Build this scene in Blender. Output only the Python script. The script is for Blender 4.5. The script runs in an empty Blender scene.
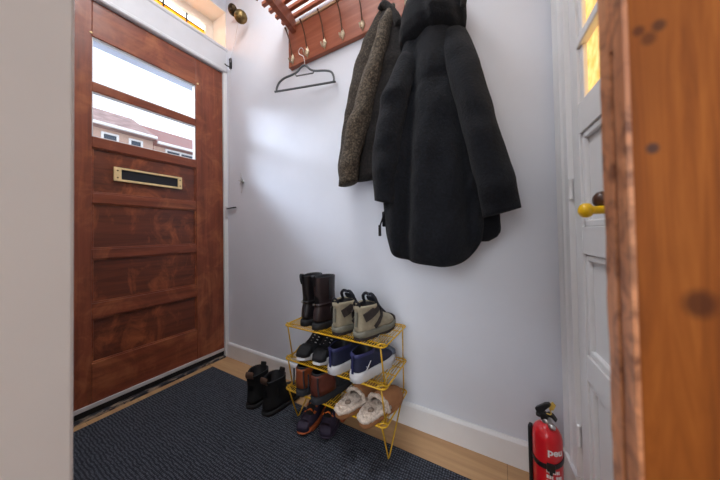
import bpy, bmesh, math, random
from mathutils import Vector, Matrix, noise
random.seed(7)
C = bpy.context.scene.collection
PI = math.pi

# ------------------------------------------------------------------ helpers
def lin(c):
    return c/12.92 if c <= .04045 else ((c+.055)/1.055)**2.4
def rgb(r, g, b):
    return (lin(r/255), lin(g/255), lin(b/255), 1)

class N:
    """small node-tree builder"""
    def __init__(s, name):
        s.m = bpy.data.materials.new(name); s.m.use_nodes = True
        s.t = s.m.node_tree; s.b = s.t.nodes['Principled BSDF']; s.out = s.t.nodes['Material Output']
        s.tc = s.t.nodes.new('ShaderNodeTexCoord')
    def n(s, typ, **kw):
        x = s.t.nodes.new(typ)
        for k, v in kw.items():
            if k in x.inputs: x.inputs[k].default_value = v
            else: setattr(x, k, v)
        return x
    def l(s, a, b): s.t.links.new(a, b)
    def mapped(s, scale=(1, 1, 1), rot=(0, 0, 0)):
        mp = s.n('ShaderNodeMapping'); mp.inputs['Scale'].default_value = scale; mp.inputs['Rotation'].default_value = rot
        s.l(s.tc.outputs['Object'], mp.inputs['Vector']); return mp.outputs['Vector']
    def noise(s, scale=5, detail=4, rough=.55, vec=None, dist=0):
        x = s.n('ShaderNodeTexNoise'); x.inputs['Scale'].default_value = scale; x.inputs['Detail'].default_value = detail
        x.inputs['Roughness'].default_value = rough; x.inputs['Distortion'].default_value = dist
        s.l(vec if vec else s.tc.outputs['Object'], x.inputs['Vector']); return x.outputs['Fac']
    def ramp(s, fac, stops):
        r = s.n('ShaderNodeValToRGB'); e = r.color_ramp.elements
        while len(e) < len(stops): e.new(.5)
        for q, (p, c) in zip(e, stops): q.position = p; q.color = c
        s.l(fac, r.inputs['Fac']); return r.outputs['Color']
    def mix(s, fac, a, b, mode='MIX'):
        x = s.n('ShaderNodeMix', data_type='RGBA', blend_type=mode)
        for sock, v in ((x.inputs[0], fac), (x.inputs[6], a), (x.inputs[7], b)):
            if hasattr(v, 'is_linked'): s.l(v, sock)
            else: sock.default_value = v
        return x.outputs[2]
    def bump(s, h, strength=.3, dist=.002):
        x = s.n('ShaderNodeBump'); x.inputs['Strength'].default_value = strength; x.inputs['Distance'].default_value = dist
        s.l(h, x.inputs['Height']); s.l(x.outputs['Normal'], s.b.inputs['Normal'])

def plain(name, col, rough=.5, metal=0, var=.12, vscale=30, bump=0, bscale=200, coat=0, spec=.5):
    k = N(name); d = tuple(c*(1-var) for c in col[:3])+(1,); u = tuple(min(1, c*(1+var)) for c in col[:3])+(1,)
    k.l(k.ramp(k.noise(vscale), [(.3, d), (.7, u)]), k.b.inputs['Base Color'])
    k.b.inputs['Roughness'].default_value = rough; k.b.inputs['Metallic'].default_value = metal
    k.b.inputs['Coat Weight'].default_value = coat; k.b.inputs['Specular IOR Level'].default_value = spec
    if bump: k.bump(k.noise(bscale, 3), bump, .001)
    return k.m

def wood(name, a, b, c, axis='y', scale=3, rough=.4, bump=.1, blotch=None):
    k = N(name)
    st = {'x': (1, 14, 14), 'y': (14, 1, 14), 'z': (14, 14, 1)}[axis]
    v = k.mapped(tuple(q*scale for q in st))
    g = k.noise(1.0, 6, .6, v, .6)
    col = k.ramp(g, [(.25, a), (.5, b), (.78, c)])
    if blotch:
        col = k.mix(k.ramp(k.noise(blotch[1], 4, .6, None, 1.2), [(.45, (0, 0, 0, 1)), (.7, (1, 1, 1, 1))]), col, blotch[0])
    k.l(col, k.b.inputs['Base Color']); k.b.inputs['Roughness'].default_value = rough
    k.bump(g, bump, .002)
    return k.m

def obj(name, bm, m, parent=None, smooth=False, bevel=0, subsurf=0):
    bmesh.ops.recalc_face_normals(bm, faces=bm.faces)
    me = bpy.data.meshes.new(name); bm.to_mesh(me); bm.free()
    o = bpy.data.objects.new(name, me); C.objects.link(o)
    if m: me.materials.append(m)
    if smooth:
        for p in me.polygons: p.use_smooth = True
    if bevel:
        md = o.modifiers.new('bevel', 'BEVEL'); md.width = bevel; md.segments = 2; md.limit_method = 'ANGLE'
    if subsurf:
        md = o.modifiers.new('sub', 'SUBSURF'); md.levels = subsurf; md.render_levels = subsurf
    if parent: o.parent = parent
    return o
def tag(o, label=None, cat=None, group=None, kind=None):
    if label: o['label'] = label
    if cat: o['category'] = cat
    if group: o['group'] = group
    if kind: o['kind'] = kind
    return o
def thing(name, label, cat, loc=(0, 0, 0), rotz=0, group=None, kind=None):
    o = bpy.data.objects.new(name, None); C.objects.link(o); o.empty_display_size = .05
    o.location = loc; o.rotation_euler = (0, 0, rotz)
    return tag(o, label, cat, group, kind)
def dup(root, loc, rotz, label, group=None):
    r = root.copy(); C.objects.link(r); r.location = loc; r.rotation_euler = (0, 0, rotz); r['label'] = label
    if group: r['group'] = group
    for ch in list(root.children):
        c = ch.copy(); C.objects.link(c); c.parent = r
        for g in list(ch.children):
            d = g.copy(); C.objects.link(d); d.parent = c
    return r

B = bmesh.new
def box(bm, x0, x1, y0, y1, z0, z1, M=None):
    vs = [bm.verts.new(Vector((x, y, z)) if M is None else M @ Vector((x, y, z))) for x in (x0, x1) for y in (y0, y1) for z in (z0, z1)]
    for f in ((0, 1, 3, 2), (4, 6, 7, 5), (0, 4, 5, 1), (2, 3, 7, 6), (0, 2, 6, 4), (1, 5, 7, 3)):
        bm.faces.new([vs[i] for i in f])
    return bm
def loft(bm, rings, cap0=True, cap1=True, close=True):
    R = [[bm.verts.new(p) for p in r] for r in rings]
    n = len(R[0])
    for a, b in zip(R, R[1:]):
        for i in range(n if close else n-1):
            bm.faces.new((a[i], a[(i+1) % n], b[(i+1) % n], b[i]))
    if cap0 and close: bm.faces.new(R[0][::-1])
    if cap1 and close: bm.faces.new(R[-1])
    return R
def tube(bm, pts, r, n=8, cyc=False, flat=None):
    pts = [Vector(p) for p in pts]; m = len(pts); rings = []
    up = None
    for i, p in enumerate(pts):
        if cyc: t = pts[(i+1) % m]-pts[i-1]
        else: t = pts[min(i+1, m-1)]-pts[max(i-1, 0)]
        t.normalize()
        if up is None:
            up = Vector((0, 0, 1)) if abs(t.z) < .9 else Vector((0, 1, 0))
        s = t.cross(up); s.normalize(); u = s.cross(t); u.normalize(); up = u
        ri = r[i] if isinstance(r, (list, tuple)) else r
        fb = flat or 1
        rings.append([p + s*math.cos(2*PI*k/n)*ri + u*math.sin(2*PI*k/n)*ri*fb for k in range(n)])
    if cyc: rings.append(rings[0])
    if cyc:
        R = [[bm.verts.new(p) for p in q] for q in rings[:-1]]
        for j in range(m):
            a, b = R[j], R[(j+1) % m]
            for i in range(n): bm.faces.new((a[i], a[(i+1) % n], b[(i+1) % n], b[i]))
    else: loft(bm, rings)
    return bm
def curve(pts, k=6):
    """Catmull-Rom through pts"""
    P = [Vector(p) for p in pts]; P = [P[0]*2-P[1]]+P+[P[-1]*2-P[-2]]; out = []
    for i in range(1, len(P)-2):
        for j in range(k):
            t = j/k; a, b, c, d = P[i-1:i+3]
            out.append(.5*((2*b)+(c-a)*t+(2*a-5*b+4*c-d)*t*t+(3*b-a-3*c+d)*t**3))
    out.append(P[-2]); return out
def lathe(bm, prof, n=28, M=None, ax='z'):
    rings = []
    for r, z in prof:
        q = []
        for k in range(n):
            a = 2*PI*k/n; v = Vector((r*math.cos(a), r*math.sin(a), z))
            q.append(M @ v if M else v)
        rings.append(q)
    loft(bm, rings); return bm
def prism(bm, poly, y0, y1, M=None):
    """extrude an x-z polygon between y0 and y1"""
    f = lambda x, y, z: (M @ Vector((x, y, z))) if M else Vector((x, y, z))
    loft(bm, [[f(x, y0, z) for x, z in poly], [f(x, y1, z) for x, z in poly]]); return bm
def interp(tab, t):
    if t <= tab[0][0]: return tab[0][1:]
    for a, b in zip(tab, tab[1:]):
        if t <= b[0]:
            u = (t-a[0])/(b[0]-a[0]); u = u*u*(3-2*u)*.35+u*.65
            return tuple(p+(q-p)*u for p, q in zip(a[1:], b[1:]))
    return tab[-1][1:]

# ------------------------------------------------------------------ materials
def plaster(name, col, bs=.12):
    k = N(name)
    d = tuple(c*.94 for c in col[:3])+(1,)
    k.l(k.ramp(k.noise(2.2, 5, .6), [(.3, d), (.65, col)]), k.b.inputs['Base Color'])
    k.b.inputs['Roughness'].default_value = .55
    k.bump(k.noise(9, 6, .6), bs, .004); return k.m
M_wall = plaster('white_plaster', rgb(224, 227, 236))
M_wallf = plaster('grey_white_wall', rgb(230, 225, 222), .05)
M_ceil = plaster('ceiling_white', rgb(238, 238, 238), .03)
M_trim = plain('white_gloss_paint', rgb(232, 231, 232), .3, var=.03, vscale=8, bump=.06, bscale=40)
M_beam = plain('grey_white_paint', rgb(214, 214, 218), .4, var=.04, vscale=8, bump=.05, bscale=30)
M_cream = plain('cream_paint', rgb(250, 246, 236), .5, var=.03, vscale=6)

def door_wood(name, axis):
    k = N(name)
    st = {'y': (30, 2.2, 30), 'z': (30, 30, 2.2)}[axis]
    g = k.noise(1.0, 6, .62, k.mapped(st), .8)
    base = k.ramp(g, [(.25, rgb(92, 44, 28)), (.5, rgb(126, 62, 40)), (.8, rgb(150, 80, 52))])
    bl = k.ramp(k.noise(6, 6, .65, None, .9), [(.48, (0, 0, 0, 1)), (.72, (1, 1, 1, 1))])
    col = k.mix(bl, base, k.ramp(g, [(.3, rgb(146, 80, 48)), (.7, rgb(176, 106, 68))]))
    k.l(col, k.b.inputs['Base Color'])
    k.l(k.ramp(k.noise(11, 4), [(.3, (.3, .3, .3, 1)), (.7, (.5, .5, .5, 1))]), k.b.inputs['Roughness'])
    k.bump(g, .12, .002); return k.m
M_doorv = door_wood('varnished_mahogany_upright', 'z')
M_doorh = door_wood('varnished_mahogany_rail', 'y')

def door_panel_wood():
    k = N('varnished_mahogany_panel')
    g = k.noise(1.0, 6, .62, k.mapped((30, 2.0, 30)), .8)
    base = k.ramp(g, [(.25, rgb(70, 34, 22)), (.5, rgb(102, 50, 33)), (.8, rgb(128, 66, 43))])
    bl = k.ramp(k.noise(7, 6, .7, k.mapped((1, 1.3, .8)), .7), [(.5, (0, 0, 0, 1)), (.75, (1, 1, 1, 1))])
    k.l(k.mix(bl, base, rgb(176, 98, 60)), k.b.inputs['Base Color'])
    k.b.inputs['Roughness'].default_value = .36
    k.bump(g, .12, .002); return k.m
M_doorp = door_panel_wood()
M_rack = wood('red_brown_rack_wood', rgb(122, 60, 38), rgb(152, 82, 56), rgb(174, 104, 76), 'x', 2, .38, .08)
M_rackedge = wood('lit_rack_edge', rgb(180, 140, 104), rgb(206, 168, 132), rgb(220, 186, 152), 'x', 2, .45, .05)  # pale tone paints in the light caught by the board's top edge

def pine():
    k = N('stripped_pine')
    g = k.noise(1.0, 7, .65, k.mapped((60, 60, 3)), 1.6)
    col = k.ramp(g, [(.25, rgb(102, 50, 14)), (.5, rgb(146, 80, 26)), (.75, rgb(178, 106, 42))])
    big = k.ramp(k.noise(7, 3, .5), [(.35, (.0, .0, .0, 1)), (.75, (1, 1, 1, 1))])
    col = k.mix(big, col, k.mix(.5, col, rgb(96, 46, 14)))
    # knots and dents, each with a place of its own on the board (object space: x along the leaf, z up)
    for (x, z, r, c, s) in ((.0275, .822, .0100, rgb(66, 30, 14), .8), (.0095, .9225, .0042, rgb(70, 50, 46), .9), (.005, 1.003, .004, rgb(76, 36, 16), .75),
                            (.0095, .996, .005, rgb(60, 28, 14), .6), (.021, 1.04, .005, rgb(52, 24, 14), .8), (.0145, 1.003, .0045, rgb(50, 30, 24), .7),
                            (.006, .668, .004, rgb(40, 24, 20), .9), (.05, .60, .013, rgb(70, 32, 14), .8), (.09, .9, .015, rgb(70, 32, 14), .8), (.2, .5, .02, rgb(70, 32, 14), .8), (.3, 1.2, .02, rgb(70, 32, 14), .8)):
        sub = k.n('ShaderNodeVectorMath', operation='SUBTRACT'); k.l(k.tc.outputs['Object'], sub.inputs[0]); sub.inputs[1].default_value = (x, 0, z)
        mul = k.n('ShaderNodeVectorMath', operation='MULTIPLY'); k.l(sub.outputs[0], mul.inputs[0]); mul.inputs[1].default_value = (1, .5, .85)
        ln = k.n('ShaderNodeVectorMath', operation='LENGTH'); k.l(mul.outputs[0], ln.inputs[0])
        dv = k.n('ShaderNodeMath', operation='DIVIDE'); k.l(ln.outputs['Value'], dv.inputs[0]); dv.inputs[1].default_value = r
        f = k.ramp(dv.outputs[0], [(.45, (s, s, s, 1)), (1, (0, 0, 0, 1))])
        col = k.mix(f, col, c)
    k.l(col, k.b.inputs['Base Color']); k.b.inputs['Roughness'].default_value = .6; k.b.inputs['Specular IOR Level'].default_value = .2
    k.bump(g, .12, .002); return k.m
M_pine = pine()
M_pinedge = wood('worn_lit_pine_edge', rgb(150, 88, 54), rgb(206, 140, 98), rgb(230, 170, 124), 'z', 2.6, .5, .3, (rgb(104, 58, 36), 34))  # worn blotches; base colour raised to carry hall light on this edge
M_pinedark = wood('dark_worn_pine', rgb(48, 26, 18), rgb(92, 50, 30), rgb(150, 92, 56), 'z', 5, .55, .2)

def oak_floor():
    k = N('oak_laminate')
    br = k.n('ShaderNodeTexBrick'); k.l(k.mapped((1, 1, 1)), br.inputs['Vector'])
    br.inputs['Scale'].default_value = 1; br.inputs['Brick Width'].default_value = 1.2; br.inputs['Row Height'].default_value = .19; br.inputs['Mortar Size'].default_value = .0012
    br.inputs['Color1'].default_value = rgb(182, 140, 98); br.inputs['Color2'].default_value = rgb(198, 156, 112); br.inputs['Mortar'].default_value = rgb(92, 64, 42)
    g = k.noise(1, 6, .6, k.mapped((2, 34, 1)), .4)
    col = k.mix(.45, br.outputs['Color'], k.ramp(g, [(.3, rgb(150, 108, 70)), (.7, rgb(210, 170, 124))]))
    k.l(col, k.b.inputs['Base Color']); k.b.inputs['Roughness'].default_value = .42; k.bump(g, .06, .001); return k.m
M_floor = oak_floor()

def mat_rug():
    k = N('woven_blue_grey_mat')
    w = k.n('ShaderNodeTexWave', wave_type='BANDS', bands_direction='X'); k.l(k.mapped((1, 1, 1)), w.inputs['Vector'])
    w.inputs['Scale'].default_value = 34; w.inputs['Distortion'].default_value = 4; w.inputs['Detail'].default_value = 3; w.inputs['Detail Scale'].default_value = 6
    w2 = k.n('ShaderNodeTexWave', wave_type='BANDS', bands_direction='Y'); k.l(k.mapped((1, 1, 1)), w2.inputs['Vector'])
    w2.inputs['Scale'].default_value = 30; w2.inputs['Distortion'].default_value = 5; w2.inputs['Detail'].default_value = 3
    mm = k.n('ShaderNodeMath', operation='MULTIPLY'); k.l(w.outputs['Fac'], mm.inputs[0]); k.l(w2.outputs['Fac'], mm.inputs[1])
    ad = k.n('ShaderNodeMath', operation='ADD'); k.l(mm.outputs[0], ad.inputs[0]); k.l(k.noise(90, 5, .75), ad.inputs[1])
    col = k.ramp(ad.outputs[0], [(.35, rgb(38, 40, 47)), (.75, rgb(62, 65, 74)), (1.1, rgb(98, 102, 112))])
    k.l(col, k.b.inputs['Base Color']); k.b.inputs['Roughness'].default_value = .95; k.b.inputs['Specular IOR Level'].default_value = .1
    k.bump(ad.outputs[0], .8, .004); return k.m
M_rug = mat_rug()

def fleece(name, a, b, c, sc=150, rough=.95, sheen=.25, bump=.8):
    k = N(name)
    f = k.noise(sc, 5, .75)
    k.l(k.ramp(f, [(.3, a), (.5, b), (.72, c)]), k.b.inputs['Base Color'])
    k.b.inputs['Roughness'].default_value = rough; k.b.inputs['Specular IOR Level'].default_value = .15
    k.b.inputs['Sheen Weight'].default_value = sheen; k.b.inputs['Sheen Roughness'].default_value = .6
    k.bump(f, bump, .005); return k.m
M_blackwool = fleece('black_fleece', rgb(9, 10, 14), rgb(16, 18, 24), rgb(28, 31, 39), 110, sheen=.06, bump=.9)
M_blackhood = fleece('dark_hood_fleece', rgb(8, 9, 12), rgb(14, 15, 20), rgb(24, 26, 32), 150, sheen=.05, bump=.6)
M_lining = plain('dark_lining', rgb(20, 20, 26), .6, var=.2)
M_brownwool = fleece('dark_brown_teddy', rgb(18, 15, 13), rgb(50, 43, 36), rgb(98, 86, 73), 110, sheen=.08, bump=1)
M_brownlight = fleece('grey_brown_teddy', rgb(26, 22, 19), rgb(74, 65, 55), rgb(136, 122, 105), 110, sheen=.08, bump=1)
M_browndark = fleece('near_black_coat_cloth', rgb(16, 15, 17), rgb(30, 27, 27), rgb(50, 45, 42), 120, sheen=.08, bump=.6)

M_brass = plain('polished_brass', rgb(240, 212, 158), .4, .15, .08, 40)
M_dkbrass = plain('tarnished_brass', rgb(120, 100, 66), .42, 1, .25, 60)
M_darkbell = plain('dark_bell_metal', rgb(70, 58, 44), .45, 1, .3, 60)
M_hook = plain('old_hook_brass', rgb(186, 172, 148), .4, .7, .35, 90)
M_hookdk = plain('dark_hook_iron', rgb(92, 60, 44), .45, .5, .3, 80)
M_black = plain('black_plastic', rgb(20, 20, 23), .4, var=.1)
M_blackhole = plain('black_slot', rgb(12, 14, 26), .5, var=.1)
M_iron = plain('dark_iron', rgb(42, 40, 42), .45, .7, .2, 60)
M_steel = plain('steel', rgb(190, 190, 190), .3, 1, .05)
M_yellow = plain('yellow_wire', rgb(206, 160, 30), .35, 0, .12, 60)
M_yknob = plain('yellow_paint', rgb(240, 190, 10), .3, 0, .05)
M_bknob = plain('dark_brown_knob', rgb(74, 46, 34), .35, 0, .15)
M_hanger = plain('grey_velvet', rgb(98, 102, 106), .85, 0, .1)
M_red = plain('red_enamel', rgb(206, 22, 34), .28, 0, .04, coat=.3)
M_white = plain('white_print', rgb(235, 230, 230), .5, 0, .02)
M_ytag = plain('yellow_tag', rgb(214, 178, 84), .5, 0, .1)
M_alu = plain('aluminium_strip', rgb(206, 202, 204), .4, .2, .08)
M_rubber = plain('black_rubber', rgb(24, 24, 28), .7, 0, .2, 80)

def rubble():
    k = N('worn_threshold_paint')
    f = k.noise(38, 6, .7, k.mapped((1, .35, 1)), .6)
    k.l(k.ramp(f, [(.36, rgb(26, 28, 38)), (.5, rgb(50, 50, 58)), (.56, rgb(150, 130, 112)), (.7, rgb(188, 166, 140))]), k.b.inputs['Base Color'])
    k.b.inputs['Roughness'].default_value = .7; k.bump(f, .5, .004); return k.m
M_thresh = rubble()

def glass(name, col=(1, 1, 1, 1)):
    k = N(name); t = k.t
    tr = k.n('ShaderNodeBsdfTransparent'); tr.inputs['Color'].default_value = col
    gl = k.n('ShaderNodeBsdfGlossy'); gl.inputs['Roughness'].default_value = .03
    fr = k.n('ShaderNodeFresnel'); fr.inputs['IOR'].default_value = 1.35
    mx = k.n('ShaderNodeMixShader'); k.l(fr.outputs[0], mx.inputs[0]); k.l(tr.outputs[0], mx.inputs[1]); k.l(gl.outputs[0], mx.inputs[2])
    k.l(mx.outputs[0], k.out.inputs['Surface']); return k.m
M_glass = glass('clear_glass', (.97, .98, 1, 1))

def amber(name, a, b, emit):
    k = N(name)
    v = k.n('ShaderNodeTexVoronoi'); v.inputs['Scale'].default_value = 70; k.l(k.tc.outputs['Object'], v.inputs['Vector'])
    f = k.noise(30, 4, .6)
    col = k.mix(k.ramp(f, [(.35, (0, 0, 0, 1)), (.7, (1, 1, 1, 1))]), a, b)
    tl = k.n('ShaderNodeBsdfTranslucent'); tp = k.n('ShaderNodeBsdfTransparent'); gl = k.n('ShaderNodeBsdfGlossy'); gl.inputs['Roughness'].default_value = .15
    k.l(col, tl.inputs['Color']); k.l(col, tp.inputs['Color'])
    m1 = k.n('ShaderNodeMixShader'); m1.inputs[0].default_value = .35; k.l(tl.outputs[0], m1.inputs[1]); k.l(tp.outputs[0], m1.inputs[2])
    m2 = k.n('ShaderNodeMixShader'); m2.inputs[0].default_value = .06; k.l(m1.outputs[0], m2.inputs[1]); k.l(gl.outputs[0], m2.inputs[2])
    k.l(m2.outputs[0], k.out.inputs['Surface'])
    if emit:   # a lit room stands behind this pane
        e = k.n('ShaderNodeEmission'); k.l(col, e.inputs['Color']); e.inputs['Strength'].default_value = emit
        s = k.n('ShaderNodeAddShader'); k.l(m2.outputs[0], s.inputs[0]); k.l(e.outputs[0], s.inputs[1]); k.l(s.outputs[0], k.out.inputs['Surface'])
    return k.m
M_amber = amber('amber_leaded_glass', (1, .45, .03, 1), (1, .62, .08, 1), 0)
M_palegl = amber('pale_cream_glass', (1, .94, .82, 1), (1, .97, .9, 1), 0)
M_ambdoor = amber('yellow_cathedral_glass', rgb(236, 196, 122), rgb(252, 228, 174), .62)

# ------------------------------------------------------------------ setting: shell
XL, YB, ZC = -1.727, 1.09, 2.78
def struct(name, bm, m, label, cat, parent=None, **kw):
    o = obj(name, bm, m, parent, **kw)
    if not parent: tag(o, label, cat, kind='structure')
    return o
struct('floor', box(B(), -1.76, 2.0, -2.6, YB, -.05, 0), M_floor, 'light oak laminate floor showing around the dark mat', 'floor')
struct('ceiling', box(B(), -2.0, 2.0, -2.6, 1.3, ZC, ZC+.1), M_ceil, 'white ceiling above the hall', 'ceiling')
struct('wall_back', box(B(), -2.0, 2.0, YB, YB+.12, -.05, ZC), M_wall, 'white plaster wall behind the hanging coats', 'wall')
b = B()
box(b, -1.95, XL, .0, .17, 0, ZC); box(b, -1.95, XL, .17, YB, 2.515, ZC)
struct('wall_left', b, M_wall, 'white wall around the front door and its top light', 'wall')
box_front = box(B(), -1.95, -.52, .0, .104, 0, ZC)
struct('wall_behind', box(B(), -1.95, 2.0, -2.7, -2.6, 0, ZC), M_wallf, 'far wall of the room the viewer stands in', 'wall')
b = B(); box(b, -1.95, -1.9, -2.6, 0, 0, ZC); box(b, 1.95, 2.0, -2.6, .35, 0, ZC); box(b, -.52, .84, .0, .104, 2.12, ZC); box(b, .84, 1.95, .0, .35, 0, ZC)
struct('wall_side', b, M_wallf, 'side walls of the room the viewer stands in', 'wall')
struct('wall_front', box_front, M_wallf, 'plain pale grey wall at the left edge of the view', 'wall', bevel=.004)

# right wall is a little out of square with the back wall
RW = Matrix.Translation((.172, 1.08, 0)) @ Matrix.Rotation(math.atan2(.082, .997), 4, 'Z')   # local: y -> along wall (negative towards viewer), x -> into wall
b = B()
box(b, .018, .14, -.116, .05, 0, ZC, RW); box(b, .018, .14, -.76, -.116, 2.06, ZC, RW); box(b, .018, .14, -.80, -.50, 0, ZC, RW)
box(b, .14, 1.2, -.80, -.66, 0, ZC, RW)
struct('wall_right', b, M_trim, 'white side wall holding the panelled white door', 'wall')

# baseboard on the back wall
b = B()
poly = [(0, 0), (0, .088), (.003, .095), (.008, .100), (.013, .100), (.013, 0)]
loft(b, [[Vector((x, YB-.013+d, z)) for d, z in poly] for x in (XL+.004, .166)])
struct('baseboard_back', b, M_trim, 'white baseboard along the foot of the back wall', 'baseboard')

# front door frame
b = B()
box(b, -1.90, -1.727, 1.067, YB, 0, 2.06); box(b, -1.90, -1.727, .17, .2225, 0, 2.06)
box(b, -1.7275, -1.722, 1.0765, YB, 0, 2.06)
struct('trim_1', b, M_trim, 'white painted frame post beside the mahogany front door', 'door frame', bevel=.002)
b = B()
poly = [(-1.90, 2.056), (-1.722, 2.056), (-1.716, 2.062), (-1.716, 2.075), (-1.722, 2.083), (-1.722, 2.215), (-1.716, 2.222), (-1.716, 2.237), (-1.90, 2.252)]
loft(b, [[Vector((x, y, z)) for x, z in poly] for y in (.17, YB)])
struct('trim_2', b, M_beam, 'wide white beam between the front door and the top light', 'door frame')

# threshold
b = B()
box(b, -1.84, -1.722, .2225, 1.067, -.02, .012)
struct('trim_3', b, M_thresh, 'worn dark threshold with flaking paint under the front door', 'threshold', bevel=.003)

# ---- front door (door_1)
DX = -1.74
d1 = thing('door_1', 'mahogany front door with glass panes and brass letter slot', 'door', (DX, .2245, .046), kind='structure')
y0, y1, H = 0, .8405, 2.006       # local
yg0, yg1 = .180, .660             # panel edges
z_ = lambda z: z-.046
rows = [(.255, .473), (.545, .763), (.811, 1.040), (1.089, 1.316)]   # panel openings (world z)
b = B()
for a, c in ((y0, yg0), (yg1, y1)): box(b, -.042, 0, a, c, 0, H)
obj('stile', b, M_doorv, d1, bevel=.0025)
b = B()
edges = [(.046, .255), (.473, .545), (.763, .811), (1.040, 1.089), (1.316, 1.370), (1.872, 2.052)]
for a, c in edges: box(b, -.042, -.0005, yg0, yg1, z_(a), z_(c))
obj('rail', b, M_doorh, d1, bevel=.0025)
b = B(); box(b, -.042, -.003, yg0, yg1, z_(1.597), z_(1.644)); obj('glazing_bar', b, M_doorh, d1, bevel=.004)
for a, c in rows:
    b = B(); box(b, -.034, -.013, yg0-.003, yg1+.003, z_(a)-.003, z_(c)+.003)
    pnl = obj('panel', b, M_doorp, d1)
    b = B()
    for (p, q, r, s) in ((yg0, yg1, z_(a), z_(a)+.008), (yg0, yg1, z_(c)-.008, z_(c)), (yg0, yg0+.008, z_(a)+.008, z_(c)-.008), (yg1-.008, yg1, z_(a)+.008, z_(c)-.008)):
        box(b, -.0135, -.007, p, q, r, s)
    obj('panel_bead', b, M_doorh, pnl, bevel=.002)
for a, c in ((1.370, 1.597), (1.644, 1.872)):
    b = B(); box(b, -.024, -.020, yg0, yg1, z_(a), z_(c)); pane = obj('pane', b, M_glass, d1)
    b = B()
    for (p, q, r, s) in ((yg0, yg1, z_(a), z_(a)+.005), (yg0, yg1, z_(c)-.005, z_(c)), (yg0, yg0+.005, z_(a)+.005, z_(c)-.005), (yg1-.005, yg1, z_(a)+.005, z_(c)-.005)):
        box(b, -.030, -.008, p, q, r, s)
    obj('glazing_bead', b, M_trim, pane)
b = B()
for y in (yg0-.004, yg1+.012):
    lathe(b, [(.0, 0), (.006, 0), (.005, .003), (0, .004)], 12, Matrix.Translation((0, y, z_(1.885))) @ Matrix.Rotation(PI/2, 4, 'Y'))
tag(obj('screw_cap', b, M_brass, d1, smooth=True), 'small brass screw caps above the glass')
# letter slot
ls = B(); sy0, sy1, sz0, sz1 = .483-.2245, .799-.2245, z_(1.163), z_(1.236)
box(ls, -.008, .004, sy0, sy0+.030, sz0, sz1); box(ls, -.008, .004, sy1-.022, sy1, sz0, sz1)
box(ls, -.008, .004, sy0+.030, sy1-.022, sz1-.010, sz1); box(ls, -.008, .004, sy0+.030, sy1-.022, sz0, sz0+.011)
lsb = obj('letter_slot', ls, M_brass, d1, bevel=.0012); lsb['label'] = 'brass frame of the letter slot'
b = B(); box(b, -.012, -.004, sy0+.028, sy1-.020, sz0+.009, sz1-.008)
obj('slot_fill', b, M_blackhole, lsb)  # blue-black block filling the slot opening
b = B()
for y in (sy0+.015, sy1-.011):
    for z in ((sz0+.018), (sz1-.018)):
        lathe(b, [(0, 0), (.004, 0), (.003, .002), (0, .0025)], 10, Matrix.Translation((.004, y, z)) @ Matrix.Rotation(PI/2, 4, 'Y'))
obj('screw', b, M_dkbrass, lsb, smooth=True)
b = B(); box(b, 0, .008, .0, y1, .0, .020); o = obj('weather_strip', b, M_alu, d1, bevel=.002); o['label'] = 'pale metal strip along the door foot'
b = B(); box(b, -.030, -.002, .0, y1, -.030, .0); obj('dark_gap_strip', b, M_rubber, d1)  # black strip stands in for the dark gap under the door

# ---- top light (window_1)
b = B()
box(b, -1.925, -1.885, .17, 1.09, 2.252, 2.285); box(b, -1.925, -1.885, .17, 1.09, 2.452, 2.515)
box(b, -1.925, -1.885, 1.028, 1.09, 2.285, 2.452); box(b, -1.925, -1.885, .17, .22, 2.285, 2.452)
w1 = struct('window_1', b, M_cream, 'narrow amber top light above the front door', 'window', bevel=.003)
b = B(); box(b, -1.910, -1.905, .22, 1.028, 2.285, 2.406); o = obj('pane', b, M_amber, w1); o['label'] = 'amber glass strip'
b = B(); box(b, -1.910, -1.905, .22, 1.028, 2.406, 2.452); o = obj('pane', b, M_palegl, w1); o['label'] = 'pale cream glass strip'
b = B()
for y in (.36, .50, .64, .77, .91): box(b, -1.913, -1.902, y-.004, y+.004, 2.285, 2.452)
box(b, -1.913, -1.902, .22, 1.028, 2.405, 2.411)
obj('lead_strip', b, M_iron, w1)
b = B(); box(b, -1.886, XL-.001, 1.084, 1.0905, 2.245, 2.515); box(b, -1.886, XL, .165, 1.09, 2.509, 2.5155)
struct('trim_4', b, M_cream, 'cream painted lining of the top light recess', 'window lining')

# ---- right-hand casing and white door (door_2)
b = B()
prof = [(0, .018), (0, 0), (.012, -.004), (.022, -.001), (.03, .002), (.058, .002), (.064, -.002), (.072, -.002), (.078, .003), (.112, .004), (.116, .001), (.124, .001), (.128, .018)]
loft(b, [[RW @ Vector((x, -y, z)) for y, x in [(yy*.88, xx) for yy, xx in prof]] for z in (0, 2.1)])
box(b, -.006, .018, -.114, .0, 0, .13, RW)
struct('trim_5', b, M_trim, 'moulded white door casing right of the back wall', 'door frame')
d2 = bpy.data.objects.new('door_2', None); C.objects.link(d2); d2.matrix_world = RW
tag(d2, 'white panelled door with yellow glass and a yellow knob', 'door', kind='structure')
ya, yb_, yc, yd = -.118, -.170, -.372, -.52     # hinge edge, panel start, panel end, lock edge
b = B()
box(b, .012, .05, yb_, ya, .01, 2.05); box(b, .012, .05, yd, yc, .01, 2.05)
for z0, z1 in ((.01, .12), (.45, .52), (.80, .876), (1.137, 1.222), (1.95, 2.05)): box(b, .0125, .05, yc, yb_, z0, z1)
obj('door_frame', b, M_trim, d2, bevel=.002)
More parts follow.
